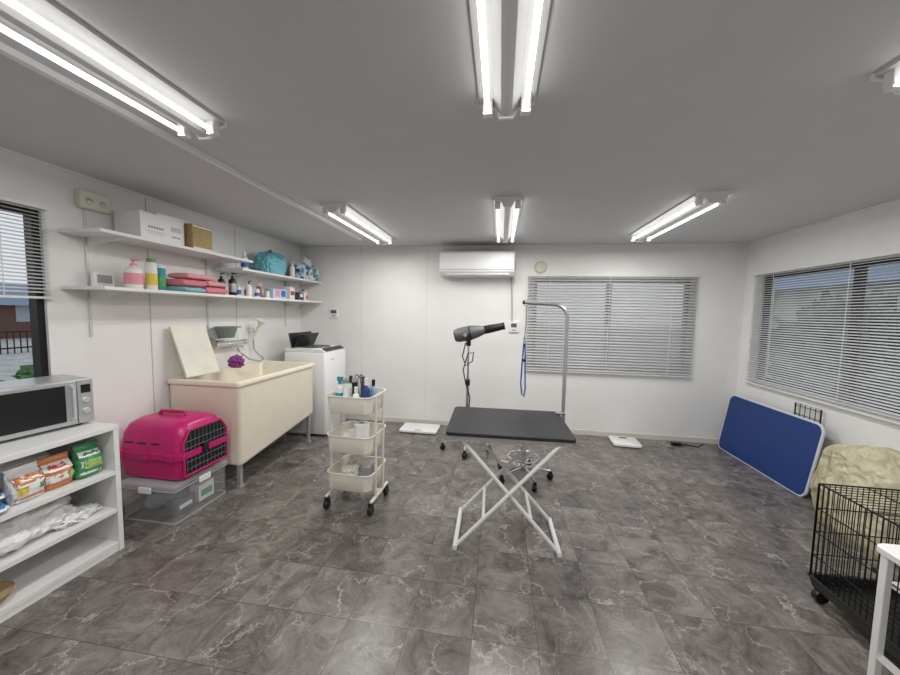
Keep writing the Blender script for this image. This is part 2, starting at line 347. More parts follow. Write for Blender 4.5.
def bottle(label,x,y,z,r,h,cb,cc,kind='cap',cl=None,name='bottle',grp='bottles on the lower shelf',cat='bottle',band=None):
    e=T(name,label,cat,(x,y,z),group=grp)
    if kind=='can': prof=[(r*.95,0),(r,.004),(r,h*.84),(r*.72,h*.88)]
    else: prof=[(r*.92,0),(r,.006),(r,h*.62),(r*.8,h*.7),(r*.35,h*.76),(r*.35,h*.8)]
    P(e,'body',G().lathe(prof,n=18),cb)
    if kind=='can': P(e,'cap',G().lathe([(r*.74,h*.88),(r*.74,h*.98),(r*.6,h)],n=16),cc)
    elif kind=='cap': P(e,'cap',G().lathe([(r*.45,h*.78),(r*.45,h),(r*.1,h)],n=14),cc)
    elif kind=='pump':
        g=G();g.lathe([(r*.4,h*.78),(r*.4,h*.85),(r*.12,h*.86),(r*.12,h*.95)],n=12);g.box((r*.4,0,h*.97),(r*1.3,r*.35,h*.05));P(e,'pump',g,cc)
    elif kind=='spray':
        g=G();g.lathe([(r*.4,h*.78),(r*.4,h*.86)],n=12);g.box((r*.2,0,h*.93),(r*1.6,r*.5,h*.12));g.box((r*.75,0,h*.84),(r*.15,r*.3,h*.14),RY(20));P(e,'spray_head',g,cc)
    if band: P(e,'wrap_label',G().lathe([(r*1.01,h*.15),(r*1.015,h*.16),(r*1.015,h*.52),(r*1.01,h*.53)],n=18),band)
    return e
c_pink=cm('soft_pink',.80,.32,.38);c_green=cm('leaf_green',.10,.36,.14);c_teal=cm('teal',.03,.32,.36);c_wh=WPL;c_dk=BPL;c_bl=cm('label_blue',.05,.16,.50);c_red=cm('label_red',.55,.04,.05);c_or=cm('orange_label',.75,.25,.04);c_yel=cm('label_yellow',.75,.6,.1)
e=T('digital_clock','white digital thermometer clock on the shelf','clock',(-2.74,1.99,ZW))
P(e,'case',G().box((0,0,.055),(.03,.13,.11)),WPL,bev=.006);P(e,'screen',G().box((.016,0,.06),(.003,.09,.055)),mat('lcd',(.35,.38,.36),.3))
bottle('round pink and white pump soap bottle',-2.60,2.08,ZW,.052,.21,c_wh,c_pink,'pump',band=c_pink)
bottle('white and green spray can',-2.60,2.205,ZW,.036,.235,c_wh,c_green,'can',band=c_yel)
bottle('dark teal tall can with light cap',-2.62,2.29,ZW,.034,.20,c_teal,c_wh,'can',band=c_green)
TOW=cm('pink_towel',.76,.25,.31,rough=.95,bump=.6,bscale=160);TOW3=cm('rose_towel',.82,.40,.42,rough=.95,bump=.6,bscale=160);TOW2=cm('pale_blue_towel',.28,.55,.60,rough=.95,bump=.6,bscale=160)
def towel(label,x,y,z,sx,sy,h,m,rz=0,seed=1):
    g=G();n=18;secs=[]
    for i in range(n+1):
        t=i/n;yy=-sy/2+sy*t;sec=[];en=(1-abs(2*t-1)**5)**.35 if 0<t<1 else .25
        for k in range(28):
            a=2*math.pi*k/28;cx=math.copysign(abs(math.cos(a))**.45,math.cos(a));cz=math.copysign(abs(math.sin(a))**.75,math.sin(a))
            wv=noise.noise(Vector((math.cos(a)*1.5+seed,math.sin(a)*1.5,yy*13)))
            gr=.10*math.exp(-((math.sin(a)-.05)/.16)**2) if math.cos(a)>0 else 0
            sec.append((cx*sx/2*(1+.05*wv-gr*.35),yy,max(.0,h/2+cz*h/2*(.55+.45*en)*(1+.16*wv*(cz>0)))))
        secs.append(sec)
    g.loft(secs);thing('folded_towel',label,'towel',g,m,(x,y,z),rz,group='folded towels on the shelf',ang=75)
towel('folded pale blue hand towel under a pink one',-2.60,2.46,ZW,.24,.20,.045,TOW2,2,1)
towel('folded pink towel at the bottom of a stack',-2.61,2.695,ZW,.24,.22,.06,TOW,-2,2)
towel('folded pink towel resting on the pale blue towel',-2.60,2.47,ZW+.045,.23,.21,.06,TOW,-3,3)
towel('folded rose towel in the stack',-2.61,2.70,ZW+.062,.23,.21,.05,TOW3,3,4)
towel('folded rose towel on top of the pile',-2.61,2.56,ZW+.112,.21,.26,.05,TOW3,-4,5)
bottle('black pump bottle beside the towels',-2.62,2.87,ZW,.030,.21,c_dk,c_dk,'pump')
bottle('black pump bottle with a pale label',-2.58,2.96,ZW,.034,.22,c_dk,c_dk,'pump',band=SILV)
for i,(dx,y,r,h,cb,cc,k,bd,lb) in enumerate([(-2.6,3.06,.024,.12,c_wh,c_wh,'cap',c_bl,'small white bottle with a blue band'),(-2.55,3.14,.026,.16,c_wh,c_dk,'pump',None,'small white bottle with a black pump'),(-2.63,3.21,.026,.14,c_wh,c_wh,'cap',c_red,'small white bottle with a red band'),(-2.56,3.27,.024,.09,c_wh,c_wh,'can',c_bl,'short white can with a blue band'),(-2.6,3.35,.028,.16,cm('amber',.3,.12,.03),c_wh,'spray',None,'small amber bottle with a white spray head'),(-2.56,3.43,.022,.10,c_wh,c_green,'cap',None,'small white bottle with a green cap')]):
    bottle(lb,dx,y,ZW,r,h,cb,cc,k,band=bd)
def carton(name,label,cat,loc,d,m,bands,rz=0,grp=None):
    e=T(name,label,cat,loc,rz,grp);P(e,'carton',G().box((0,0,d[2]/2),d),m,bev=.002)
    for (y,z,w_,h_,mm) in bands: P(e,'printed_panel',G().box((d[0]/2+.001,y,z),(.002,w_,h_)),mm,smooth=False)
    return e
DK=cm('print_ink',.08,.08,.09);CARD=cm('kraft_card',.42,.30,.17,rough=.8);LG=cm('pale_grey_card',.62,.62,.63);INK=cm('grey_print',.28,.28,.30)
carton('tissue_box','blue, pink and white patterned tissue box','box',(-2.60,3.62,ZW),(.12,.24,.11),cm('pale_blue',.55,.68,.85),[(-.05,.06,.08,.07,c_pink),(.06,.06,.08,.07,c_bl)])
carton('product_box','small white box with a red print','box',(-2.60,3.87,ZW),(.1,.10,.15),c_wh,[(0,.08,.07,.05,c_red)])
carton('product_box','small dark box beside white bottles','box',(-2.58,4.03,ZW),(.1,.1,.10),DK,[(0,.06,.06,.04,c_wh)])
bottle('white bottle with a blue cap near the corner',-2.58,4.15,ZW,.032,.15,c_wh,c_bl,'cap')
bottle('white bottle with an orange band near the corner',-2.62,4.27,ZW,.032,.14,c_wh,c_wh,'cap',band=c_or)
carton('storage_carton','long white carton with small printed lettering','box',(-2.66,2.27,ZU),(.22,.34,.20),c_wh,[(-.11+.020*i,.10,.012,.015,INK) for i in range(6)]+[(-.06,.07,.14,.006,LG),(-.06,.055,.11,.006,LG),(.1,.12,.08,.035,LG)]+[(.07+.018*i,.06,.011,.011,INK) for i in range(4)])
carton('cork_box','brown square cork box in a white frame','box',(-2.60,2.56,ZU),(.2,.19,.20),cm('tan_box',.46,.34,.17,rough=.8,scale=60,var=.2),[(0,.185,.18,.012,c_wh),(0,.01,.18,.012,c_wh)])
thing('flat_tray','thin white flat tray lying on the boxes','tray',G().bb(-.11,.11,-.17,.17,0,.02),WPL,(-2.67,2.40,ZU+.20),bev=.004)
thing('white_board','thin white board leaning on the wall behind the shelf','board',G().bb(-.006,.006,-.16,.16,0,.09),WPL,(-2.78,2.86,ZU),bev=.002)
bottle('white bottle on the corner shelf',-2.6,3.15,ZV,.034,.18,c_wh,c_wh,'cap',band=c_bl,grp='bottles on the corner shelf')
bottle('slim white spray bottle on the corner shelf',-2.6,3.95,ZV,.032,.21,c_wh,c_wh,'spray',grp='bottles on the corner shelf')
TB=cm('aqua_cloth',.18,.50,.58,rough=.6,bump=.5,bscale=20)
e=T('drawstring_bag','aqua blue drawstring pouch','bag',(-2.60,3.55,ZV));P(e,'bag_body',G().sack((0,0,0),(.11,.17,.25),3,fold=.09),TB,ang=70)
P(e,'drawstring',G().tube([(.1,-.06,.20),(.13,0,.18),(.12,.06,.21),(.06,.02,.24)],.006,6),c_teal)
e=T('patterned_bag','clear bag with green, blue and white printed pattern','bag',(-2.58,4.2,ZV))
def patt():
    m=bpy.data.materials.new('patterned_film');m.use_nodes=True;nt=m.node_tree;v=nt.nodes.new('ShaderNodeTexVoronoi');v.inputs['Scale'].default_value=22
    t=nt.nodes.new('ShaderNodeTexCoord');nt.links.new(t.outputs['Object'],v.inputs['Vector']);s=nt.nodes.new('ShaderNodeSeparateColor');nt.links.new(v.outputs['Color'],s.inputs[0])
    r=nt.nodes.new('ShaderNodeValToRGB');r.color_ramp.interpolation='CONSTANT';e=r.color_ramp.elements;e[0].color=(.75,.78,.8,1);e[1].position=.4;e[1].color=(.05,.25,.12,1)
    for p,c in((.55,(.05,.12,.35,1)),(.68,(.7,.72,.7,1)),(.85,(.2,.4,.55,1))): q=e.new(p);q.color=c
    nt.links.new(s.outputs[0],r.inputs[0]);nt.links.new(r.outputs[0],nt.nodes['Principled BSDF'].inputs['Base Color']);nt.nodes['Principled BSDF'].inputs['Roughness'].default_value=.3;return m
P(e,'bag_body',G().sack((0,0,0),(.12,.18,.22),9,fold=.12,zv=.5),patt(),ang=60);P(e,'bag_top',G().lump((0,.02,.17),(.05,.10,.06),5,.5),WBAG,ang=60)
# ---------------- tub ----------------
Y0t,Y1t=2.45,3.62
e=T('grooming_tub','cream fibreglass dog bathing tub on metal legs','bathtub',(-2.455,(Y0t+Y1t)/2,0))
Wt,Lt=.70,Y1t-Y0t
def slope(sec,amt=.14):
    o=[]
    for p in sec:
        q=Vector(p);t=(q.y+Lt/2)/Lt;q.z+=amt*max(0,(t-.45)/.55);o.append(q)
    return o
g=G();g.loft([slope(rr(Wt-.06,Lt-.07,.03,.20)),slope(rr(Wt-.04,Lt-.045,.03,.208)),slope(rr(Wt-.034,Lt-.04,.03,.225)),rr(Wt-.026,Lt-.034,.03,.86),rr(Wt-.022,Lt-.028,.03,.872),rr(Wt-.004,Lt-.004,.03,.878),rr(Wt,Lt,.032,.886),rr(Wt,Lt,.032,.906),rr(Wt-.006,Lt-.006,.032,.915),rr(Wt-.02,Lt-.02,.03,.92),rr(Wt-.05,Lt-.05,.04,.92),rr(Wt-.065,Lt-.065,.04,.912),rr(Wt-.10,Lt-.12,.08,.50),rr(Wt-.16,Lt-.2,.08,.46),rr(Wt-.3,Lt-.4,.08,.45)])
P(e,'basin',g,CREAM,ang=50)
for x in(-.27,.295):
    for y in(-.53,.51):
        zt_=.20 if y<0 else .34
        P(e,'leg',G().box((x,y,zt_/2+.005),(.032,.032,zt_)).box((x,y,.01),(.05,.05,.02)),SILV,bev=.002)
P(e,'cross_bar',G().tube([(-.27,.51,.1),(.29,.51,.1)],.01,8),SILV)
P(e,'drain_pipe',G().tube([(0,-.1,.25),(0,-.1,.12),(0,.1,.06),(0,.45,.04)],.025,10),GREY)
e=T('tub_board','pale cream board leaning on the wall above the tub','board',(-2.695,2.65,.92))
P(e,'panel',G().box((-.0,0,.225),(.018,.34,.46),RY(-19)),cm('cream_board',.82,.80,.70),bev=.004)
e=T('shower_mixer','chrome wall mixer with cream shower head and hose','shower mixer',(XL+.004,3.10,1.17))
g=G();g.tube([(0,-.09,0),(.06,-.09,0)],.022,12).tube([(0,.09,0),(.06,.09,0)],.022,12).tube([(.07,-.16,0),(.07,.16,0)],.026,14);P(e,'valve_body',g,CHROME)
P(e,'handle',G().lathe([(.03,0),(.034,.01),(.03,.045),(.01,.05)],(.07,-.16,0),RX(90),14),CHROME);P(e,'handle',G().lathe([(.03,0),(.034,.01),(.03,.045),(.01,.05)],(.07,.16,0),RX(-90),14),CHROME)
P(e,'spout',G().tube([(.07,0,-.02),(.12,0,-.03),(.20,0,-.03),(.22,0,-.06)],.013,10),CHROME)
P(e,'holder',G().box((.035,.34,.12),(.06,.03,.05)),CHROME,bev=.004)
P(e,'shower_head',G().lathe([(.012,-.14),(.014,0),(.018,.05),(.045,.09),(.048,.105),(.02,.108)],(.11,.34,.14),RY(28),16),CREAMM)
P(e,'hose',G().tube([(.05,.34,.02),(.04,.36,-.10),(.08,.38,-.16),(.16,.36,-.2),(.2,.26,-.22),(.16,.14,-.18),(.10,.08,-.10),(.08,.05,-.02)],.009,8),SILV)
P(e,'tray',G().bb(.004,.15,-.25,-.0,.055,.065),CHROME,smooth=False)
e=T('wash_basin','grey green plastic wash bowl on the mixer tray','bowl',(XL+.12,2.99,1.236))
P(e,'bowl',G().lathe([(.065,0),(.07,.005),(.095,.10),(.105,.11),(.10,.11),(.062,.012)]),cm('greygreen',.22,.26,.25));P(e,'handle',G().box((.0,.14,.1),(.03,.09,.012)),cm('greygreen',.2,.2,.2),bev=.004)
e=T('bath_puff','purple mesh bath puff hanging from the mixer','bath puff',(-2.58,2.98,.94))
g=G();g.lump((0,0,0),(.055,.06,.058),4,.5,5,4,1.0);P(e,'puff',g,cm('purple_net',.27,.05,.25,bump=.8,bscale=60),ang=60)
P(e,'cord',G().tube([(0,0,.1),(.0,.06,.15),(.0,.12,.19)],.003,5),c_wh)
# ---------------- washing machine ----------------
GLW=mat('gloss_white',(.86,.86,.86),.15,var=.01)
e=T('washing_machine','white top loading washing machine with black lid open','washing machine',(-2.30,3.98,0))
P(e,'cabinet',G().loft([rr(.52,.52,.03,.03),rr(.54,.54,.03,.05),rr(.54,.54,.03,1.0),rr(.52,.52,.03,1.02)]),GLW)
P(e,'top_deck',G().prism([(-.26,1.02),(.262,1.02),(.262,1.03),(.20,1.065),(-.26,1.065)],'y',-.258,.258),GLW,bev=.006)
P(e,'control_panel',G().box((.231,0,1.051),(.07,.46,.008),RY(29)),BPL,bev=.002)
P(e,'drum_opening',G().lathe([(.19,1.066),(.19,1.072),(.17,1.072),(.165,1.067)],(-.02,0,0)),GREY)
P(e,'lid',G().box((-.20,0,1.15),(.02,.48,.19),RY(-12)).box((-.13,0,1.15),(.015,.44,.18),RY(25)),BPL,bev=.006)
P(e,'emblem',G().box((.271,-.1,.93),(.002,.07,.012)),SILV)
for x in(-.2,.2):
    for y in(-.2,.2): P(e,'foot',G().lathe([(.025,0),(.025,.03)],(x,y,0),n=10),BLACK)
# ---------------- shelf unit ----------------
SX0,SX1,SY0,SY1=-2.79,-2.31,.86,1.72
UT=.80
e=T('shelf_unit','white open shelf unit carrying a microwave','shelf unit',((SX0+SX1)/2,(SY0+SY1)/2,0));W=SX1-SX0;L=SY1-SY0
P(e,'top',G().bb(-W/2,W/2,-L/2,L/2,UT-.03,UT),WMEL,bev=.002)
for sy in(-1,1): P(e,'side_panel',G().bb(-W/2,W/2-.003,sy*(L/2-.014)-.014,sy*(L/2-.014)+.014,0,UT-.03),WMEL,bev=.001)
SH=(.06,.275,.515)
for z in SH: P(e,'shelf_board',G().bb(-W/2+.008,W/2-.006,-L/2+.028,L/2-.028,z-.026,z),WMEL,bev=.001)
P(e,'plinth',G().bb(W/2-.03,W/2-.01,-L/2+.028,L/2-.028,0,.034),WMEL);P(e,'back_panel',G().bb(-W/2,-W/2+.008,-L/2+.028,L/2-.028,.0,UT-.03),WMEL)
e=T('microwave_oven','silver microwave oven with black glass door','microwave',(-2.645,1.485,UT),-8)
SC=mat('silver_case',(.50,.51,.52),.32,.4)
P(e,'casing',G().bb(-.15,.13,-.25,.25,.012,.285),SC,bev=.008)
P(e,'door',G().bb(.131,.146,-.245,.17,.02,.278),SC,bev=.004)
P(e,'door_glass',G().bb(.1465,.149,-.235,.120,.045,.258),BPL,bev=.002)
P(e,'door_handle',G().tube([(.146,.145,.045),(.168,.145,.06),(.168,.145,.24),(.146,.145,.255)],.009,8),mat('bright_silver',(.75,.76,.77),.25,.5))
P(e,'control_panel',G().bb(.131,.146,.173,.245,.02,.278),SC,bev=.003)
P(e,'control_strip',G().bb(.1462,.1475,.188,.232,.20,.25),BPL)
for z in(.09,.155): P(e,'dial',G().lathe([(.018,0),(.015,.012),(.003,.013)],(.146,.209,z),RY(90),14),mat('bright_silver',(.75,.76,.77),.25,.5))
for x in(-.12,.09):
    for y in(-.2,.2): P(e,'foot',G().lathe([(.012,0),(.012,.014)],(x,y,0),n=8),BLACK)
def pack(label,loc,d,m,prints,seed=1,rot=(0,0,0)):
    e=T('wipes_pack',label,'packet',loc,0,'packets on the shelf unit',rot=tuple(math.radians(a) for a in rot))
    N=26
    def shape(t,a,off=0):
        th=(.55+.5*math.sin(math.pi*min(1,t*1.15)))*(1 if t<.55 else max(.06,1-((t-.55)/.37)**1.6)) if t<.92 else .05
        wd=.90+.12*math.sin(math.pi*t)**.5 if t<.92 else .93
        ca,sa=math.cos(a),math.sin(a)
        x=math.copysign(abs(ca)**.8,ca)*d[0]/2*th;y=math.copysign(abs(sa)**.55,sa)*d[1]/2*wd
        nv=Vector((x,y,0)).normalized()
        wv=.008*noise.noise(Vector((ca*3+seed*5,sa*3,t*7)))+.006*(.7-2*abs(noise.noise(Vector((ca*5,sa*5+seed,t*9)))))
        return Vector((x,y,t*d[2]))+nv*(wv+off)
    K=44
    secs=[[shape(j/N,2*math.pi*k/K) for k in range(K)] for j in range(N+1)]
    P(e,'wrapper',G().loft(secs),m,ang=70)
    for (u0,u1,v0,v1,mm) in prints:
        g=G();A=8;Bn=8;vs=[]
        for i in range(A+1):
            row=[]
            for j in range(Bn+1):
                u=u0+(u1-u0)*i/A;v=v0+(v1-v0)*j/Bn;row.append(g.bm.verts.new(shape(v,u,.0018)))
            vs.append(row)
        for i in range(A):
            for j in range(Bn): g.bm.faces.new((vs[i][j],vs[i+1][j],vs[i+1][j+1],vs[i][j+1]))
        P(e,'printed_mark',g,mm,ang=80)
OR=cm('pack_orange',.62,.22,.08,rough=.22);GN=cm('pack_green',.06,.30,.12,rough=.22);SK=cm('pack_blue',.06,.25,.6,rough=.25);LM=cm('pack_lime',.40,.60,.2)
PR1=[(-1.0,1.0,.50,.74,OR),(-.45,.45,.58,.66,c_wh),(-.8,-.1,.22,.44,c_yel),(.15,.85,.25,.42,c_green),(-1.0,1.0,.06,.14,OR)]
PR2=[(-.9,.9,.62,.78,c_wh),(-.5,.5,.66,.73,GN),(-.5,.6,.26,.52,LM),(-.9,.9,.08,.16,c_wh),(-.9,-.6,.3,.5,c_wh)]
PR3=[(-.9,.9,.55,.80,c_wh),(-.5,.5,.62,.72,c_red),(-.9,.2,.2,.45,c_wh),(.3,.9,.2,.45,LM)]
pack('white packet with orange bands and green mark',(-2.40,1.345,SH[2]+.006),(.11,.125,.175),c_wh,PR1,1,(0,-6,4))
pack('orange printed refill packet with white panels',(-2.42,1.477,SH[2]+.004),(.11,.12,.175),OR,PR3,5,(0,-4,-4))
pack('green and white wet wipe packet leaning sideways',(-2.40,1.605,SH[2]+.006),(.10,.115,.19),GN,PR2,3,(-4,-5,4))
pack('flat blue printed packet',(-2.42,1.21,SH[2]+.003),(.2,.09,.05),SK,[(-.9,.9,.2,.6,c_wh)],2)
pack('flat light blue printed packet',(-2.44,1.21,SH[2]+.062),(.2,.09,.045),SK,[(-.9,.9,.2,.6,c_wh)],8)
pack('white packet with green print',(-2.58,1.45,SH[2]+.004),(.1,.2,.17),c_wh,PR2,6)
e=T('plastic_bag','crumpled white plastic bag lying on the shelf','plastic bag',(-2.52,1.32,SH[1]+.002));P(e,'bag_body',G().lump((0,0,0),(.15,.25,.098),2,.32,2.2,5),WBAG,ang=60);P(e,'bag_handle',G().lump((.10,.22,0),(.06,.10,.03),7,.5,4,4),WBAG,ang=60)
e=T('wooden_bowl','brown wooden bowl on the lowest shelf','bowl',(-2.42,1.18,.061));P(e,'bowl',G().lathe([(.05,0),(.08,.02),(.1,.06),(.095,.06),(.07,.02)]),CARD);P(e,'rim',G().lathe([(.101,.055),(.103,.06),(.101,.064),(.096,.06)]),CARD)
# ---------------- storage box + carrier ----------------
BY=2.195
e=T('storage_box','clear plastic storage box with lid under the pet carrier','storage box',(-2.43,BY,0))
P(e,'tub',G().loft([rr(.43,.45,.03,.0),rr(.435,.455,.03,.006),rr(.44,.46,.03,.24)],True,False),CLEAR)
P(e,'rim',G().loft([rr(.44,.46,.03,.236),rr(.46,.48,.03,.236),rr(.46,.48,.03,.25),rr(.44,.46,.03,.25)],False,False),FROST)
P(e,'base_rim',G().loft([rr(.434,.454,.03,.0),rr(.440,.460,.03,.0),rr(.440,.460,.03,.010),rr(.434,.454,.03,.010)],False,False),FROST)
P(e,'lid',G().loft([rr(.45,.47,.03,.252),rr(.465,.483,.03,.258),rr(.465,.483,.03,.275),rr(.40,.42,.03,.285)]),FROST)
P(e,'lid_clip',G().box((.238,0,.240),(.010,.10,.045)),WPL,bev=.003);P(e,'lid_clip',G().box((0,-.246,.240),(.10,.010,.045)),WPL,bev=.003)
thing('folded_cloth','grey and white cloth inside the clear box','cloth',G().lump((0,0,0),(.10,.15,.085),7,.25,sub=3),cm('grey_cloth',.22,.24,.30,rough=.9),(-2.52,BY,.012))
carton('product_box','white and green small box inside the clear box','box',(-2.32,BY+.10,.012),(.08,.14,.13),c_wh,[(0,.06,.10,.05,c_green)])
carton('product_box','dark small box inside the clear box','box',(-2.32,BY-.08,.012),(.08,.16,.10),DK,[(0,.05,.10,.03,c_wh)])
e=T('pet_carrier','magenta plastic pet carrier with dark grille door','pet carrier',(-2.45,BY+.01,.287))
P(e,'lower_shell',G().loft([rr(.46,.36,.05,0),rr(.50,.40,.05,.02),rr(.53,.42,.06,.16),rr(.56,.45,.06,.165),rr(.56,.45,.06,.185)]),PINK)
P(e,'upper_shell',G().loft([rr(.56,.45,.06,.186),rr(.56,.45,.06,.205),rr(.53,.42,.06,.21),rr(.51,.39,.07,.33),rr(.48,.34,.08,.385),rr(.42,.27,.08,.41),rr(.3,.16,.06,.42)]),PINK)
P(e,'carry_handle',G().tube([(-.13,0,.41),(-.11,0,.445),(.09,0,.445),(.11,0,.41)],.014,8),PINK)
P(e,'door_shade_panel',G().prism([(-.18,.045),(.18,.045),(.18,.28),(.13,.355),(-.13,.355),(-.18,.28)],'x',.262,.270),BPL,bev=.004)  # black panel on the solid front, standing in for the shaded interior
P(e,'door_frame',G().tube([(.272,-.185,.04),(.272,.185,.04),(.27,.185,.285),(.266,.135,.36),(.266,-.135,.36),(.27,-.185,.285)],.009,8,True),PINK)
g=G()
for i in range(11): g.tube([(.276,-.165+.033*i,.045),(.274,-.165+.033*i,.35-(.06 if i in(0,10) else .02 if i in(1,9) else 0))],.003,5)
for i in range(5): g.tube([(.276,-.175,.085+.05*i),(.276,.175,.085+.05*i)],.003,5)
P(e,'grille_door',g,GREY);P(e,'door_latch',G().box((.283,-.02,.2),(.016,.05,.07)),BPL,bev=.004)
for x in(-.16,-.05,.06):
    P(e,'vent_slot',G().box((x,-.205,.27),(.06,.010,.010),RX(-9)),BPL,bev=.002)
for x in(-.2,0,.2): P(e,'clasp',G().box((x,-.228,.186),(.045,.012,.06)),PINK,bev=.004)
# ---------------- trolley ----------------
e=T('utility_trolley','cream metal three tier utility trolley on casters','trolley',(-1.09,2.48,0),-3)
TW,TD=.36,.34
for z in(.165,.455,.755):
    g=G();g.loft([rr(TW-.03,TD-.03,.05,z),rr(TW-.012,TD-.012,.055,z+.012),rr(TW,TD,.06,z+.128),rr(TW+.012,TD+.012,.06,z+.130),rr(TW+.012,TD+.012,.06,z+.138),rr(TW-.006,TD-.006,.055,z+.138),rr(TW-.02,TD-.02,.05,z+.014),rr(TW-.08,TD-.08,.03,z+.008)]);P(e,'tray',g,CREAMM)
for s in(-1,1):
    x=s*(TW/2+.004);P(e,'side_frame',G().tube([(x,-.07,.10),(x,-.07,.875),(x,.07,.875),(x,.07,.10)],.010,8).tube([(x,-.16,.10),(x,.16,.10)],.012,8),CREAMM)
P(e,'base_bar',G().box((0,0,.11),(TW+.02,.05,.014)),CREAMM)
for x in(-.180,.180):
    for y in(-.15,.15):
        P(e,'caster',G().lathe([(.034,-.014),(.038,0),(.034,.014)],(x,y,.038),RY(90),16).box((x,y,.078),(.03,.03,.04)),BPL)
Z1,Z2,Z3=.764,.464,.174
gp='bottles on the trolley'
bottle('slim teal and white spray bottle on the trolley',-1.20,2.40,Z1,.028,.26,c_wh,c_teal,'spray',grp=gp,band=c_teal)
bottle('white bottle with a black cap on the trolley',-1.15,2.49,Z1,.03,.25,c_wh,c_dk,'cap',grp=gp)
bottle('dark blue bottle on the trolley',-1.00,2.43,Z1,.03,.25,cm('navy',.02,.05,.2),c_wh,'cap',grp=gp)
bottle('clear blue bottle on the trolley',-.98,2.53,Z1,.03,.22,cm('clearblue',.3,.45,.6),c_dk,'cap',grp=gp)
bottle('small white bottle on the trolley',-1.06,2.38,Z1,.026,.19,c_wh,c_wh,'cap',grp=gp,band=SILV)
bottle('tall white pump bottle on the trolley',-1.01,2.585,Z1,.024,.25,c_wh,c_wh,'pump',grp=gp)
def clipper(label,loc,rz,m):
    e=T('hair_clipper',label,'hair clipper',loc,rz,group='clippers in the trolley')
    P(e,'body',G().loft([rr(.036,.03,.012,0),rr(.044,.036,.014,.06),rr(.038,.03,.012,.16),rr(.046,.034,.01,.21)]),m);P(e,'blade',G().box((0,0,.225),(.044,.012,.03)),CHROME)
clipper('black electric hair clipper standing in the trolley',(-1.10,2.45,Z1),10,BPL);clipper('grey electric hair clipper standing in the trolley',(-1.07,2.54,Z1),-20,GREY)
clipper('white electric hair clipper standing in the trolley',(-1.14,2.38,Z1),30,WPL)
e=T('scissors','steel grooming scissors leaning in the trolley','scissors',(-1.13,2.60,Z1))
P(e,'blades',G().box((0,0,.12),(.012,.004,.16),RY(6)).box((0,.004,.12),(.012,.004,.16),RY(-6)).box((0,.002,.02),(.014,.01,.04)),CHROME);P(e,'finger_rings',G().tube([(-.02+.014*math.cos(a),0,.22+.02*math.sin(a)) for a in [i*.628 for i in range(10)]],.004,6,True).tube([(.02+.014*math.cos(a),0,.22+.02*math.sin(a)) for a in [i*.628 for i in range(10)]],.004,6,True),BPL)
e=T('slicker_brush','pet slicker brush with dark handle','brush',(-1.20,2.56,Z1),30);P(e,'handle',G().tube([(0,0,.0),(0,0,.17)],.012,8),c_dk);P(e,'brush_head',G().box((0,0,.195),(.07,.02,.05)),SILV,bev=.004)
e=T('paper_roll','white paper roll standing in the trolley','paper roll',(-1.03,2.42,Z2));P(e,'roll',G().lathe([(.054,0),(.058,.004),(.058,.20),(.054,.204),(.02,.204),(.02,.12)]),c_wh);P(e,'core',G().lathe([(.02,.06),(.02,.203),(.017,.203),(.017,.06)]),CARD)
thing('folded_cloth','crumpled white cloth in the trolley tray','cloth',G().lump((0,0,0),(.06,.09,.06),12,.2,sub=4),c_wh,(-1.17,2.50,Z2))
thing('folded_cloth','crumpled pale cloth in the bottom trolley tray','cloth',G().lump((0,0,0),(.08,.09,.08),22,.3,sub=4),cm('pale_cloth',.7,.68,.62,rough=.9),(-1.13,2.48,Z3))
carton('small_box','small grey box in the bottom trolley tray','box',(-1.0,2.48,Z3),(.07,.15,.15),SILV,[(0,.05,.08,.03,c_wh)])
# ---------------- grooming table ----------------
WM=mat('white_enamel',(.80,.80,.79),.3,var=.02)
e=T('grooming_table','folding grooming table with black top and white crossed legs','grooming table',(.07,2.36,0),1.5)
P(e,'table_top',G().loft([rr(.80,.60,.03,.754),rr(.80,.60,.03,.774),rr(.79,.59,.03,.777)]),BLACK)
P(e,'edge_trim',G().loft([rr(.79,.59,.03,.744),rr(.803,.603,.03,.745),rr(.803,.603,.03,.7535),rr(.79,.59,.03,.7535)]),ALU)
zt=.728;f1,f2=-.275,.12
def fr(yA,yB,x0,x1):
    g=G();g.tube([(x0,yA,.016),(x1,yA,zt)],.0130,8).tube([(x0,yB,.016),(x1,yB,zt)],.0130,8)
    g.tube([(x0,yA-.02,.017),(x0,yB+.02,.017)],.0165,10).tube([(x1,yA,zt),(x1,yB,zt)],.0130,8)
    t=.28;g.tube([(x0+(x1-x0)*t,yA,.016+(zt-.016)*t),(x0+(x1-x0)*t,yB,.016+(zt-.016)*t)],.011,8);return g
P(e,'leg_frame',fr(f1,f2,-.325,.31),WM);P(e,'leg_frame',fr(f1+.028,f2-.028,.335,-.31),WM)
P(e,'pivot_bolt',G().tube([(.004,f1-.01,.37),(.004,f1+.04,.37)],.012,10),CHROME);P(e,'under_rail',G().bb(-.36,.36,f1,f1+.02,.72,.744),WM);P(e,'under_rail',G().bb(-.36,.36,f2-.02,f2,.72,.744),WM)
e=T('leash_stand','bent steel grooming pole clamped to the table edge','grooming pole',(.487,2.60,.70))
P(e,'clamp',G().box((-.02,0,.034),(.07,.05,.008)).box((-.02,0,.085),(.07,.05,.012)).box((.0,0,.06),(.025,.05,.06)).tube([(-.035,0,-.04),(-.035,0,.030)],.007,8),CHROME,bev=.002)
pts=[(0,0,-.05),(0,0,.72)]+[(-.10+.10*math.cos(a),0,.80+.10*math.sin(a)) for a in [i*math.pi/2/7 for i in range(8)]]+[(-.31,0,.912)]
P(e,'pole',G().tube(pts,.0135,10),ALU);P(e,'end_cap',G().tube([(-.31,0,.912),(-.325,0,.912)],.015,10),BPL)
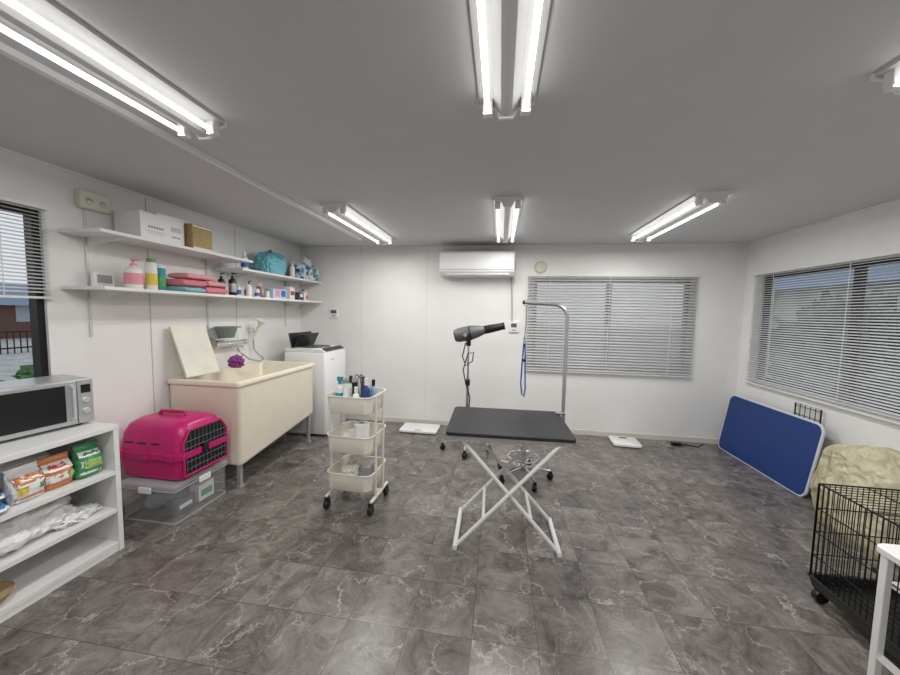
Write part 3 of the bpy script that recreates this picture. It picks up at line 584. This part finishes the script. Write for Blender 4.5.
e=T('dog_leash','blue nylon grooming noose hanging from the arm','leash',(.19,2.60,1.595))
P(e,'strap',G().tube([(0,0,-.012),(.002,0,-.15),(-.006,0,-.26)],.003,6),cm('dark_strap',.03,.05,.09))
LB=cm('leash_blue',.02,.08,.42)
P(e,'loop',G().tube([(-.006,0,-.26),(-.012,0,-.34),(-.018,0,-.48),(-.022,0,-.60),(-.012,0,-.68),(.004,0,-.70),(.012,0,-.64),(.008,0,-.52),(.004,0,-.40),(.0,0,-.30)],.006,6,True),LB);P(e,'clip',G().box((-.004,0,-.27),(.022,.012,.05)),CHROME,bev=.003)
P(e,'slider',G().box((-.006,0,-.42),(.03,.014,.02)),BPL,bev=.003)
P(e,'hook_ring',G().tube([(0+.018*math.cos(a),0,.012+.022*math.sin(a)) for a in [i*.5236 for i in range(12)]],.003,5,True),CHROME)
# ---------------- stand dryer ----------------
def starbase(e,r,z,m,n=5,a0=0,hub=.03,wr=.03):
    for i in range(n):
        a=math.radians(a0+360*i/n);c,s=math.cos(a),math.sin(a)
        P(e,'base_leg',G().tube([(0,0,z+.03),(c*r*.5,s*r*.5,z+.02),(c*r,s*r,z)],[.02,.016,.012],8),m)
        P(e,'caster',G().lathe([(wr*.9,-.02),(wr,-.012),(wr,.012),(wr*.9,.02)],(c*r,s*r,wr),RZ(a0+360*i/n+60)@RY(90),14).box((c*r,s*r,z-.01),(.03,.03,.03)),BPL)
    P(e,'hub',G().lathe([(hub*.8,z-.01),(hub,z),(hub,z+.05),(hub*.7,z+.07)],n=16),m)
e=T('stand_hair_dryer','grey stand hair dryer with black nozzle on a wheeled stand','hair dryer',(-.34,3.72,0))
starbase(e,.27,.075,CHROME,5,200,.028,.03)
P(e,'pole',G().tube([(0,0,.1),(0,0,.75)],.017,10).tube([(0,0,.75),(0,0,1.2)],.012,10),CHROME)
P(e,'height_collar',G().lathe([(.022,.72),(.026,.73),(.026,.78),(.02,.79)],n=12),BPL)
P(e,'yoke',G().box((0,0,1.20),(.05,.06,.07)).tube([(0,-.086,1.31),(0,-.086,1.24),(0,-.03,1.20),(0,.03,1.20),(0,.086,1.24),(0,.086,1.31)],.011,8),BPL,bev=.003)
Rh=RY(90-13)
P(e,'motor_barrel',G().lathe([(.05,-.155),(.068,-.15),(.078,-.12),(.081,-.04),(.078,.04),(.066,.10),(.052,.15),(.044,.18)],(0,0,1.305),Rh,24),DGREY)
P(e,'air_intake',G().lathe([(.062,-.16),(.066,-.155),(.06,-.14)],(0,0,1.305),Rh,20),BPL)
P(e,'barrel_ring',G().lathe([(.080,.01),(.083,.015),(.081,.025),(.077,.026)],(0,0,1.305),Rh,24),BPL)
P(e,'nozzle',G().lathe([(.044,.175),(.047,.185),(.044,.28),(.038,.37),(.041,.40),(.035,.40),(.03,.31)],(0,0,1.305),Rh,20),BPL)
P(e,'control_knob',G().lathe([(.02,0),(.02,.02)],(-.03,-.078,1.29),RX(90),12),SILV)
P(e,'power_cable',G().tube([(-.03,-.04,1.20),(-.06,-.05,1.05),(-.02,-.06,.95),(.05,-.04,1.0),(.06,-.03,1.1),(0,-.05,1.08),(-.05,-.04,.9),(-.02,-.03,.75),(.03,-.03,.6),(.02,-.04,.4),(.03,-.05,.2)],.007,6),BPL)
# ---------------- stool ----------------
e=T('rolling_stool','low round black stool with chrome star base on casters','stool',(.25,3.14,0))
starbase(e,.25,.075,CHROME,5,-70,.03,.03)
P(e,'gas_column',G().tube([(0,0,.1),(0,0,.30)],.024,12).tube([(0,0,.30),(0,0,.46)],.014,10),CHROME)
P(e,'seat',G().lathe([(.14,.45),(.17,.46),(.18,.48),(.18,.51),(.165,.53),(.02,.535)],n=32),BLACK)
P(e,'foot_ring',G().tube([(.14*math.cos(i*.2618),.14*math.sin(i*.2618),.2) for i in range(24)],.008,6,True).tube([(-.14,0,.2),(.14,0,.2)],.006,6),CHROME)
# ---------------- floor things ----------------
FT=lambda e,a,b:[P(e,'foot',G().box((x,y,.004),(.04,.04,.008)),BLACK) for x in(-a,a) for y in(-b,b)]
e=T('pet_scale','flat white pet scale lying by the wall','scale',(-.99,4.2,0));P(e,'platform',G().loft([rr(.46,.29,.03,.008),rr(.48,.31,.03,.012),rr(.48,.31,.03,.034),rr(.46,.29,.03,.038)]),WPL)
FT(e,.2,.1);P(e,'display',G().box((0,-.12,.039),(.09,.03,.003)),SILV)
e=T('body_scale','square white bathroom scale beside the wall','scale',(1.52,4.23,0),-4);P(e,'platform',G().loft([rr(.29,.27,.03,.008),rr(.31,.29,.03,.012),rr(.31,.29,.03,.034),rr(.30,.28,.03,.038)]),WPL)
FT(e,.11,.1);P(e,'display',G().box((0,.09,.039),(.09,.04,.003)),GREY)
e=T('power_cable','black power cable with adapter on the floor','cable',(2.2,4.3,0));P(e,'adapter',G().box((-.08,0,.018),(.10,.05,.036)),BPL,bev=.005);P(e,'cord',G().tube([(-.03,0,.01),(.05,.03,.006),(.14,-.03,.006),(.2,.02,.006),(.26,.08,.006)],.006,6),BPL)
e=T('folded_table','folded table with dark blue top leaning on the wall','folding table',(2.60,3.775,0),rot=(0,math.radians(9.2),0))
def rrx(w_,h_,r,x): return [Vector((x,p.x,p.y+h_/2)) for p in rr(w_,h_,r,0)]
P(e,'table_top',G().loft([rrx(1.15,.64,.07,.0),rrx(1.15,.64,.07,.02)]),BLUE)
P(e,'edge_trim',G().tube([p+Vector((.01,0,0)) for p in rrx(1.155,.645,.07,0)],.012,8,True),mat('pale_edge',(.62,.66,.72),.4))
P(e,'folded_leg',G().tube([(.035,-.5,.08),(.035,-.5,.5),(.035,.1,.5),(.035,.1,.08)],.011,8),ALU);P(e,'folded_leg',G().tube([(.047,.5,.1),(.047,.5,.54),(.047,-.1,.54),(.047,-.1,.1)],.011,8),ALU)
e=T('wire_rack','black wire rack panel standing against the wall','wire rack',(2.79,3.47,0))
g=G().tube([(0,-.13,.004),(0,-.13,.74),(0,.13,.74),(0,.13,.004)],.006,8)
for i in range(1,5): g.tube([(0,-.13+.052*i,.004),(0,-.13+.052*i,.74)],.003,5)
P(e,'frame',g,BWIRE)
g=G()
for i in range(9): g.tube([(0,-.13,.08+.08*i),(0,.13,.08+.08*i)],.003,5)
P(e,'cross_wires',g,BWIRE)
e=T('rubbish_bag','loose translucent pale yellow plastic bag, stuffed full','plastic bag',(2.56,2.63,0))
P(e,'bag_body',G().film((0,0,0),(.205,.32,.66),44,6,.05),YBAG,ang=85)
P(e,'contents',G().film((0,0,.01),(.15,.24,.50),12,5,.06),cm('pale_contents',.74,.73,.68,rough=.7,var=.35,scale=12),ang=85)
# ---------------- cage ----------------
cx0,cx1,cy0,cy1=1.72,2.36,1.46,2.03
e=T('pet_cage','black wire dog crate on casters with a tray','pet cage',((cx0+cx1)/2,(cy0+cy1)/2,0));W=cx1-cx0;D=cy1-cy0
P(e,'tray',G().loft([rr(W-.02,D-.02,.02,.075),rr(W,D,.02,.08),rr(W+.02,D+.02,.02,.13),rr(W+.03,D+.03,.02,.13),rr(W+.03,D+.03,.02,.137),rr(W,D,.02,.135),rr(W-.02,D-.02,.02,.09)]),BPL)
def panel(p,q,z0,z1,n,hz,r=.0022):
    g=G();p=Vector(p);q=Vector(q)
    for i in range(n+1):
        a=p.lerp(q,i/n);g.tube([(a.x,a.y,z0),(a.x,a.y,z1)],r if 0<i<n else .005,5)
    for z in [z0,z1]+hz: g.tube([(p.x,p.y,z),(q.x,q.y,z)],.0045 if z in(z0,z1) else .0032,5)
    return g
a,b_=W/2,D/2
for nm,p,q,n in(('side_panel',(-a,-b_),(-a,b_),22),('side_panel',(a,-b_),(a,b_),22),('front_panel',(-a,-b_),(a,-b_),25),('back_panel',(-a,b_),(a,b_),25)):
    P(e,nm,panel((*p,0),(*q,0),.12,.645,n,[.25,.38,.51]),BWIRE)
g=G()
for i in range(1,20): g.tube([(-a,-b_+D*i/20,.645),(a,-b_+D*i/20,.645)],.0022,5)
for i in(1,2): g.tube([(-a+W*i/3,-b_,.645),(-a+W*i/3,b_,.645)],.0032,5)
P(e,'roof_panel',g,BWIRE)
g=G()
for i in range(1,18): g.tube([(-a+W*i/18,-b_,.15),(-a+W*i/18,b_,.15)],.0024,5)
P(e,'floor_grid',g,BWIRE)
P(e,'door_latch',G().box((-a-.01,-.05,.4),(.015,.06,.02)),BPL)
for x in(-a+.03,a-.03):
    for y in(-b_+.03,b_-.03): P(e,'caster',G().lathe([(.032,-.016),(.036,0),(.032,.016)],(x,y,.036),RX(90),14).box((x,y,.07),(.035,.035,.03)),BPL)
carton('white_tray','white plastic toilet tray inside the dog crate','tray',(2.18,1.85,.153),(.3,.25,.03),WPL,[])
e=T('white_table','small white table with slim square legs','table',(1.79,1.13,0))
P(e,'table_top',G().loft([rr(.82,.56,.03,.685),rr(.82,.56,.03,.705),rr(.81,.55,.03,.71)]),WM)
for x in(-.385,.385):
    for y in(-.25,.25): P(e,'leg',G().box((x,y,.345),(.024,.024,.69)),WM,bev=.003)
for x in(-.385,.385): P(e,'stretcher',G().box((x,0,.3),(.018,.48,.018)),WM)
# ---------------- outside ----------------
GRV=cm('gravel',.50,.50,.48,rough=.95,scale=3,var=.25);GRASS=cm('grass',.10,.20,.07,rough=.95,scale=2,var=.4);SAGE=cm('sage_leaves',.15,.18,.13,rough=.95,scale=3,var=.5)
gr=thing('floor_outside','gravel yard outside the building','ground',G().bb(-60,60,-40,60,-.6,-.5),GRV,smooth=False);gr['kind']='structure'
BRW=cm('brown_siding',.15,.08,.06,rough=.8);RF=cm('slate_roof',.22,.29,.40,rough=.7)
def house(x,y,w_,d,h,m,label):
    e=T('house',label,'house',(x,y,-.5));P(e,'walls',G().bb(-w_/2,w_/2,-d/2,d/2,0,h),m,smooth=False)
    P(e,'roof',G().prism([(-w_/2-.5,h),(w_/2+.5,h),(0,h+1.5)],'y',-d/2-.5,d/2+.5),RF,smooth=False)
    P(e,'windows',G().bb(-w_/2-.02,w_/2+.02,-d/4-.6,-d/4+.6,1,2.0).bb(-w_/2-.02,w_/2+.02,d/4-.6,d/4+.6,1,2.0),cm('dim_window',.4,.43,.48),smooth=False)
house(-33,20,8,12,2.0,BRW,'dark brown house with slate roof across the yard')
house(-35,5,8,10,2.2,cm('tan_siding',.34,.28,.22,rough=.8),'tan house with slate roof across the yard')
house(14,9,5,22,3.2,cm('grey_siding',.42,.41,.36,rough=.8,scale=.8,var=.3),'pale grey house beyond the garden')
e=T('metal_fence','dark metal fence along the yard','fence',(-20,11,-.5))
P(e,'rails',G().bb(-.03,.03,-9,9,.2,.26).bb(-.03,.03,-9,9,.88,.94),BFRM,smooth=False)
g=G()
for i in range(91): g.bb(-.015,.015,-9+.2*i-.015,-9+.2*i+.015,.0,.92)
P(e,'pickets',g,BFRM,smooth=False)
for i,(x,y,s) in enumerate([(-11,5.2,.45),(-11.2,6.9,.45),(-11,8.6,.45),(-10.8,3.5,.45)]):
    thing('shrub','low green shrub by the yard','shrub',G().lump((0,0,0),(s,s*1.2,s*.7),i,.5,4,4),GRASS,(x,y,-.5),ang=80,group='shrubs in the yard')
for i,(x,y,s) in enumerate([(7.4,3.6,.85),(8.2,6.6,1.05),(8.8,10.2,1.2),(7.0,1.2,.6)]):
    thing('shrub','leafy grey green shrub outside the window','shrub',G().lump((0,0,0),(s*.8,s,s*1.05),i+20,.7,5,5),SAGE,(x,y,-.5),ang=80,group='shrubs in the garden')
# world
wd=bpy.data.worlds.new('world');S.world=wd;wd.use_nodes=True;nt=wd.node_tree;bg=nt.nodes['Background']
tc=nt.nodes.new('ShaderNodeTexCoord');sp=nt.nodes.new('ShaderNodeSeparateXYZ');rp=nt.nodes.new('ShaderNodeValToRGB')
nt.links.new(tc.outputs['Generated'],sp.inputs[0]);nt.links.new(sp.outputs[2],rp.inputs[0]);nt.links.new(rp.outputs[0],bg.inputs[0])
rp.color_ramp.elements[0].color=(.70,.74,.78,1);rp.color_ramp.elements[1].color=(.50,.56,.63,1);bg.inputs[1].default_value=1.15
# ---------------- camera ----------------
F=338.0
th=math.radians(8.4);p=math.radians(4.1);ro=math.radians(1.1)
Fw=Vector((-math.sin(th)*math.cos(p),math.cos(th)*math.cos(p),-math.sin(p)))
R0=Vector((math.cos(th),math.sin(th),0));U0=R0.cross(Fw)
R=R0*math.cos(ro)+U0*math.sin(ro);U=U0*math.cos(ro)-R0*math.sin(ro)
cam=bpy.data.cameras.new('camera');co=bpy.data.objects.new('camera',cam);COL.objects.link(co)
co.matrix_world=Matrix.Translation((0,0,1.52))@Matrix(((R.x,U.x,-Fw.x,0),(R.y,U.y,-Fw.y,0),(R.z,U.z,-Fw.z,0),(0,0,0,1)))
cam.sensor_width=36;cam.lens=36*F/900;cam.clip_start=.02
S.camera=co
